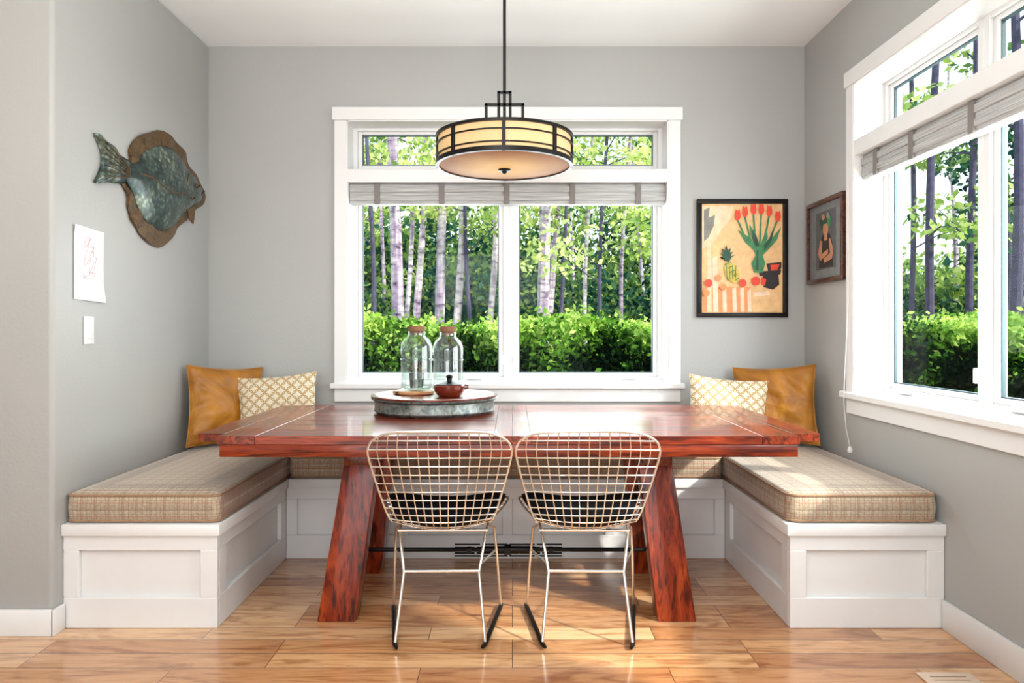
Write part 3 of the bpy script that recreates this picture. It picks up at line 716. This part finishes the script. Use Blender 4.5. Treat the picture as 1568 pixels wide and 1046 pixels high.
M_hedge = leafmat('hedge_leaves', [(0.0, s2l((14,28,18))), (0.35, s2l((46,84,34))), (0.7, s2l((128,180,60))), (1.0, s2l((214,236,124)))], 0.35)
def birch():
    t = NT('birch_bark'); n = t.noise(t.mapping((2, 2, 5)), 3, 4, 0.6); n2 = t.noise(t.mapping((5, 5, 0.5)), 1.5, 2)
    c = t.ramp(n, [(0.34, s2l((96,80,100))), (0.43, s2l((190,170,184))), (0.62, s2l((240,226,224)))])
    t.base(t.mix(0.7, c, t.ramp(n2, [(0.38, s2l((140,114,164))), (0.54, (1,1,1,1))]), 'MULTIPLY')); t.set(Roughness=0.8); return t.m
M_birch = birch(); M_bark = simple('dark_bark', (78,72,96), 0.9, var=0.35, scale=14)

def leaves(pos, size, tone, jitter=1.0):
    n = len(pos); a = rng.normal(size=(n,3)); a /= np.linalg.norm(a, axis=1)[:,None]
    c = rng.normal(size=(n,3)); c -= a*(a*c).sum(1)[:,None]; c /= np.linalg.norm(c, axis=1)[:,None]
    s = (size*rng.uniform(0.6, 1.3, n))[:,None]
    v = np.stack([pos+a*s, pos+c*s*0.55, pos-a*s, pos-c*s*0.55], 1).reshape(-1, 3)
    return v, np.clip(tone, 0, 1)
def mesh_with_leaves(name, bb, V, tones, lm):
    sv = np.array(bb.v) if bb and bb.v else np.zeros((0,3)); sf = bb.f if bb else []
    verts = np.concatenate([sv, V]) if len(sv) else V
    n = len(V)//4; base = len(sv)
    faces = list(sf)+(np.arange(n*4).reshape(n,4)+base).tolist()
    me = bpy.data.meshes.new(name)
    o = np.array([verts[:,0].mean(), verts[:,1].mean(), -0.3])
    me.from_pydata((verts-o).tolist(), [], faces)
    mats = (bb.mats if bb else [])+[lm]
    for m in mats: me.materials.append(m)
    me.polygons.foreach_set('material_index', (bb.m if bb else [])+[len(mats)-1]*n)
    at = me.attributes.new('tone', 'FLOAT', 'FACE'); at.data.foreach_set('value', np.concatenate([np.zeros(len(sf)), tones]).astype(np.float32))
    me.update(); ob = bpy.data.objects.new(name, me); ob.location = o; scene.collection.objects.link(ob); return ob

def hedge(x0, x1, y0, y1, z1, n):
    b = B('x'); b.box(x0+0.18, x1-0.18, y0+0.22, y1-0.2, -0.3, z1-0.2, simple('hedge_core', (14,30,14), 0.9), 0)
    P = np.stack([rng.uniform(x0, x1, n), rng.uniform(y0, y1, n), rng.uniform(0.1, z1, n)], 1)
    k = rng.integers(0, 3, n); d = rng.exponential(0.07, n)
    P[k == 0, 1] = y0+d[k == 0]; P[k == 1, 2] = z1-d[k == 1]; P[k == 2, 0] = np.where(rng.random((k == 2).sum()) < 0.5, x0+d[k == 2], x1-d[k == 2])
    P[k == 2, 1] = y0+rng.exponential(0.07, (k == 2).sum()) if x1-x0 > 3 else P[k == 2, 1]
    P[k == 2, 0] = np.where(x1-x0 > 3, rng.uniform(x0, x1, (k == 2).sum()), P[k == 2, 0])
    bm_ = np.sin(P[:,0]*4.3+P[:,2]*4)+np.sin(P[:,0]*9.1-P[:,2]*7+1)
    und = 0.05*np.sin(P[:,0]*3.1)+0.03*np.sin(P[:,0]*9.7+P[:,1]*5)+rng.exponential(0.025, n)
    P[:,2] += und*(P[:,2]/z1); P[:,1] += 0.07*bm_
    tone = 0.10+0.75*np.clip((P[:,2]-0.88)/(z1-0.88), 0, 1)**0.8+rng.normal(0, 0.22, n)-0.17*bm_  # lit top and shaded lower part and hollows put into leaf colour
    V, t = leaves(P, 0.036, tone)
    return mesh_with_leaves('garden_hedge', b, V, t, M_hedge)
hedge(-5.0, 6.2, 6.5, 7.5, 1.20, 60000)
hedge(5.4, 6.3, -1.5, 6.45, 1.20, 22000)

def tree(x, y, h=9, r=0.09, lean=(0, 0), bark=None, canopy=10, zmin=2.4, tone=0.5, spread=1.2, nleaf=170, ls=0.07, curve=0.06):
    b = B('x'); bark = bark or M_birch
    P = []; ph = random.uniform(0, 6)
    for k in range(13):
        t = k/12; P.append((x+lean[0]*t*h+curve*math.sin(ph+t*7), y+lean[1]*t*h, -0.3+t*h))
    b.tube(P, [r*(1-0.6*k/12)*(1.25 if k == 0 else 1) for k in range(13)], bark, 9)
    C = []
    for k in range(canopy):
        t = (zmin+0.3+(h-zmin-0.3)*((k+0.3)/canopy))/h; i = min(int(t*12), 11); p = Vector(P[i]).lerp(Vector(P[i+1]), t*12-i)
        a = random.uniform(0, 6.28); ln = spread*random.uniform(0.4, 1.1)
        q = p+Vector((math.cos(a)*ln, math.sin(a)*ln, ln*random.uniform(0.0, 0.7)))
        b.tube([p, p.lerp(q, 0.5)+Vector((0,0,0.06)), q], [r*0.28, r*0.18, r*0.08], bark, 5); C.append(q)
    V = []; T_ = []
    for q in C:
        R = random.uniform(0.3, 0.65)*spread/1.2; n = nleaf
        d = rng.normal(size=(n,3)); d /= np.linalg.norm(d, axis=1)[:,None]; d *= (rng.random(n)**0.4)[:,None]*np.array([R*1.15, R, R*0.6])*(1+0.5*rng.random(n))[:,None]
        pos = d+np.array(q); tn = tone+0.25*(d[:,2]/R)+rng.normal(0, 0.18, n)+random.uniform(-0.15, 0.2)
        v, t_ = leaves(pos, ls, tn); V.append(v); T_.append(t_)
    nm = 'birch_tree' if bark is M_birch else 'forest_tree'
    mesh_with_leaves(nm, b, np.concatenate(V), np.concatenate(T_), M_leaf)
def at(px, Y): return mx(px, Y)
for px, Y, r, ln, cv in ((604,10,.10,.0,.05),(620,12.5,.05,.004,.12),(640,13,.075,.014,.08),(662,11,.085,.055,.05),(694,12,.075,.02,.10),(750,14,.07,-.012,.16),(820,11,.105,.035,.05),(843,13,.065,.015,.10),(872,17,.04,-.02,.15),(905,15,.05,-.01,.12),(960,14,.045,.0,.12),(580,16,.05,.02,.1),(983,17,.05,-.02,.1)):
    tree(at(px, Y), Y, random.uniform(8.5, 11), r, (ln, 0), canopy=7, zmin=3.2, tone=0.66, nleaf=90, curve=cv)
tree(at(925, 9.0), 9.0, 6.0, 0.032, (0.0, 0), M_bark, 22, 1.7, 0.88, 1.0, 110, 0.05)
tree(at(566, 9.5), 9.5, 6.5, 0.04, (0, 0), M_bark, 14, 2.2, 0.86, 0.8, 110, 0.05)
tree(at(718, 11.0), 11.0, 6.5, 0.04, (0, 0), M_bark, 12, 2.2, 0.88, 0.75, 110, 0.055)
tree(at(862, 12.0), 12.0, 7.0, 0.04, (0, 0), M_bark, 12, 2.6, 0.76, 0.9, 100, 0.055)
for px, Y, r, bk in ((1390,12,.05,M_bark),(1427,10,.065,M_bark),(1462,15,.06,M_birch),(1490,11,.065,M_bark),(1550,9.5,.08,M_bark),(1600,12,.07,M_birch),(1660,10,.08,M_bark)):
    tree(at(px, Y), Y, random.uniform(8, 11), r, (random.uniform(-.01, .015), 0), bk, 5, 2.0, 0.6, 0.9, 90)
for x, y in ((9.5, 5.0), (11, 8), (12, 3), (7.9, 11.5), (8.9, 13)):
    tree(x, y, 4.8, 0.05, (0, 0), M_bark, 13, 0.9, 0.42, 0.8, 150)
for x, y in ((-3.5, 13), (-5, 15), (-6.5, 12), (4.2, 12), (5.2, 15), (3.4, 17)):
    tree(x, y, 9, 0.08, (0, 0), M_birch, 8, 2.6, 0.6, 1.1, 100)

def understory(x0, x1, y0, y1, zmax, n, tone, name='woodland_shrubs', ls=0.13, zmin=-0.3):
    m = n//160; C = np.stack([rng.uniform(x0, x1, m), rng.uniform(y0, y1, m), zmin+(zmax-zmin)*rng.random(m)**0.9], 1)
    V = []; T_ = []
    for c in C:
        R = rng.uniform(0.5, 1.0); k = 160; d = rng.normal(size=(k,3)); d /= np.linalg.norm(d, axis=1)[:,None]; d *= (rng.random(k)**0.35*R)[:,None]
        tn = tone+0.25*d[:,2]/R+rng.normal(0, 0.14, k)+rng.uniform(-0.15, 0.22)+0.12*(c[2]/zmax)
        v, t_ = leaves(c+d, ls, tn); V.append(v); T_.append(t_)
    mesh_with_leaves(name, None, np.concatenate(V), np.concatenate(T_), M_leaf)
understory(-12, 8, 18, 22, 4.0, 62000, 0.28, ls=0.10)
understory(-9, 8, 15, 18, 2.2, 28000, 0.22, ls=0.09)
understory(-9, 8, 20, 24, 7.5, 17000, 0.70, ls=0.10, zmin=2.5)
understory(8, 16, 17, 22, 2.8, 24000, 0.30, ls=0.10)
understory(10.5, 16, -4, 17, 2.6, 26000, 0.30)
understory(11, 17, -4, 20, 4.5, 5000, 0.6, zmin=2.0)
b = B('distant_treeline')
Mt = NT('distant_foliage'); nn = Mt.noise(Mt.mapping(), 2.2, 6, 0.7); Mt.base(Mt.ramp(nn, [(0.35, s2l((34,72,62))), (0.55, s2l((80,128,96))), (0.72, s2l((180,206,140)))])); Mt.set(Roughness=1.0)
def ridge(pts):
    vs = []; fs = []
    for i, (x, y) in enumerate(pts):
        hh = 2.5+0.7*math.sin(i*1.3)+0.5*math.sin(i*2.9+1)
        vs += [(x, y, -0.4), (x, y, hh)]
    for i in range(len(pts)-1): fs.append((2*i, 2*i+2, 2*i+3, 2*i+1))
    b.add(vs, fs, Mt.m)
ridge([(-16+i*0.8, 25+0.5*math.sin(i)) for i in range(44)]+[(18.5+0.5*math.sin(i), 25-i*0.8) for i in range(1, 40)])
b.done((0,0,0))

# ---------------- world and lights ----------------
w = bpy.data.worlds.new('sky'); scene.world = w; w.use_nodes = True; nt = w.node_tree
bg = nt.nodes['Background']; tc = nt.nodes.new('ShaderNodeTexCoord'); sp = nt.nodes.new('ShaderNodeSeparateXYZ'); cr = nt.nodes.new('ShaderNodeValToRGB')
cr.color_ramp.elements[0].position = 0.0; cr.color_ramp.elements[0].color = (0.94, 0.98, 1, 1); cr.color_ramp.elements[1].position = 0.7; cr.color_ramp.elements[1].color = (0.45, 0.68, 1, 1)
nt.links.new(tc.outputs['Generated'], sp.inputs[0]); nt.links.new(sp.outputs[2], cr.inputs[0]); nt.links.new(cr.outputs[0], bg.inputs['Color']); bg.inputs['Strength'].default_value = 1.8
sd = bpy.data.lights.new('sun', 'SUN'); sd.energy = 6.5; sd.angle = math.radians(2.5); sd.color = (1, .95, .86)
so = bpy.data.objects.new('sun', sd); so.rotation_euler = Vector((1.0, -0.75, 0.85)).to_track_quat('Z', 'Y').to_euler(); so.location = (10, -5, 12); scene.collection.objects.link(so)
def area(name, loc, target, sx, sy, e, col=(1,1,1)):
    l = bpy.data.lights.new(name, 'AREA'); l.shape = 'RECTANGLE'; l.size = sx; l.size_y = sy; l.energy = e; l.color = col
    o = bpy.data.objects.new(name, l); o.location = loc; d = Vector(target)-Vector(loc); o.rotation_euler = d.to_track_quat('-Z', 'Y').to_euler(); scene.collection.objects.link(o)
area('rear_fill_light', (-1.0, -2.55, 1.2), (-1.0, 4, 1.2), 4.2, 2.2, 50, (1, .985, .96))  # added fill light behind the camera, brightens the room from the rear
area('overhead_fill_light', (-0.6, 0.4, ZC-0.03), (-0.6, 0.4, 0), 2.0, 1.2, 26, (1, .97, .92))  # added fill from overhead, no fixture is modelled here
area('upward_fill_light', (-0.3, 0.2, 1.75), (-0.3, 1.1, ZC), 1.2, 1.0, 66, (.95, .97, 1))  # added upward fill to brighten the ceiling, no floor lamp stands here
area('window_2_daylight', (XR+0.30, 2.4, 1.55), (-1.5, 2.9, 0.9), 2.1, 1.2, 84, (.95, .98, 1))
area('window_1_daylight', (-0.03, YB+0.30, 1.5), (-0.03, 1.5, 0.8), 1.7, 1.0, 38, (.95, .98, 1))

# ---------------- camera ----------------
cd = bpy.data.cameras.new('camera'); cd.sensor_width = 36; cd.lens = 36*FP/1568; cd.shift_y = -18/1568; cd.shift_x = -0.5/1568; cd.clip_end = 200
co = bpy.data.objects.new('camera', cd); co.location = (0, 0, H); co.rotation_euler = (math.radians(90), 0, 0); scene.collection.objects.link(co); scene.camera = co
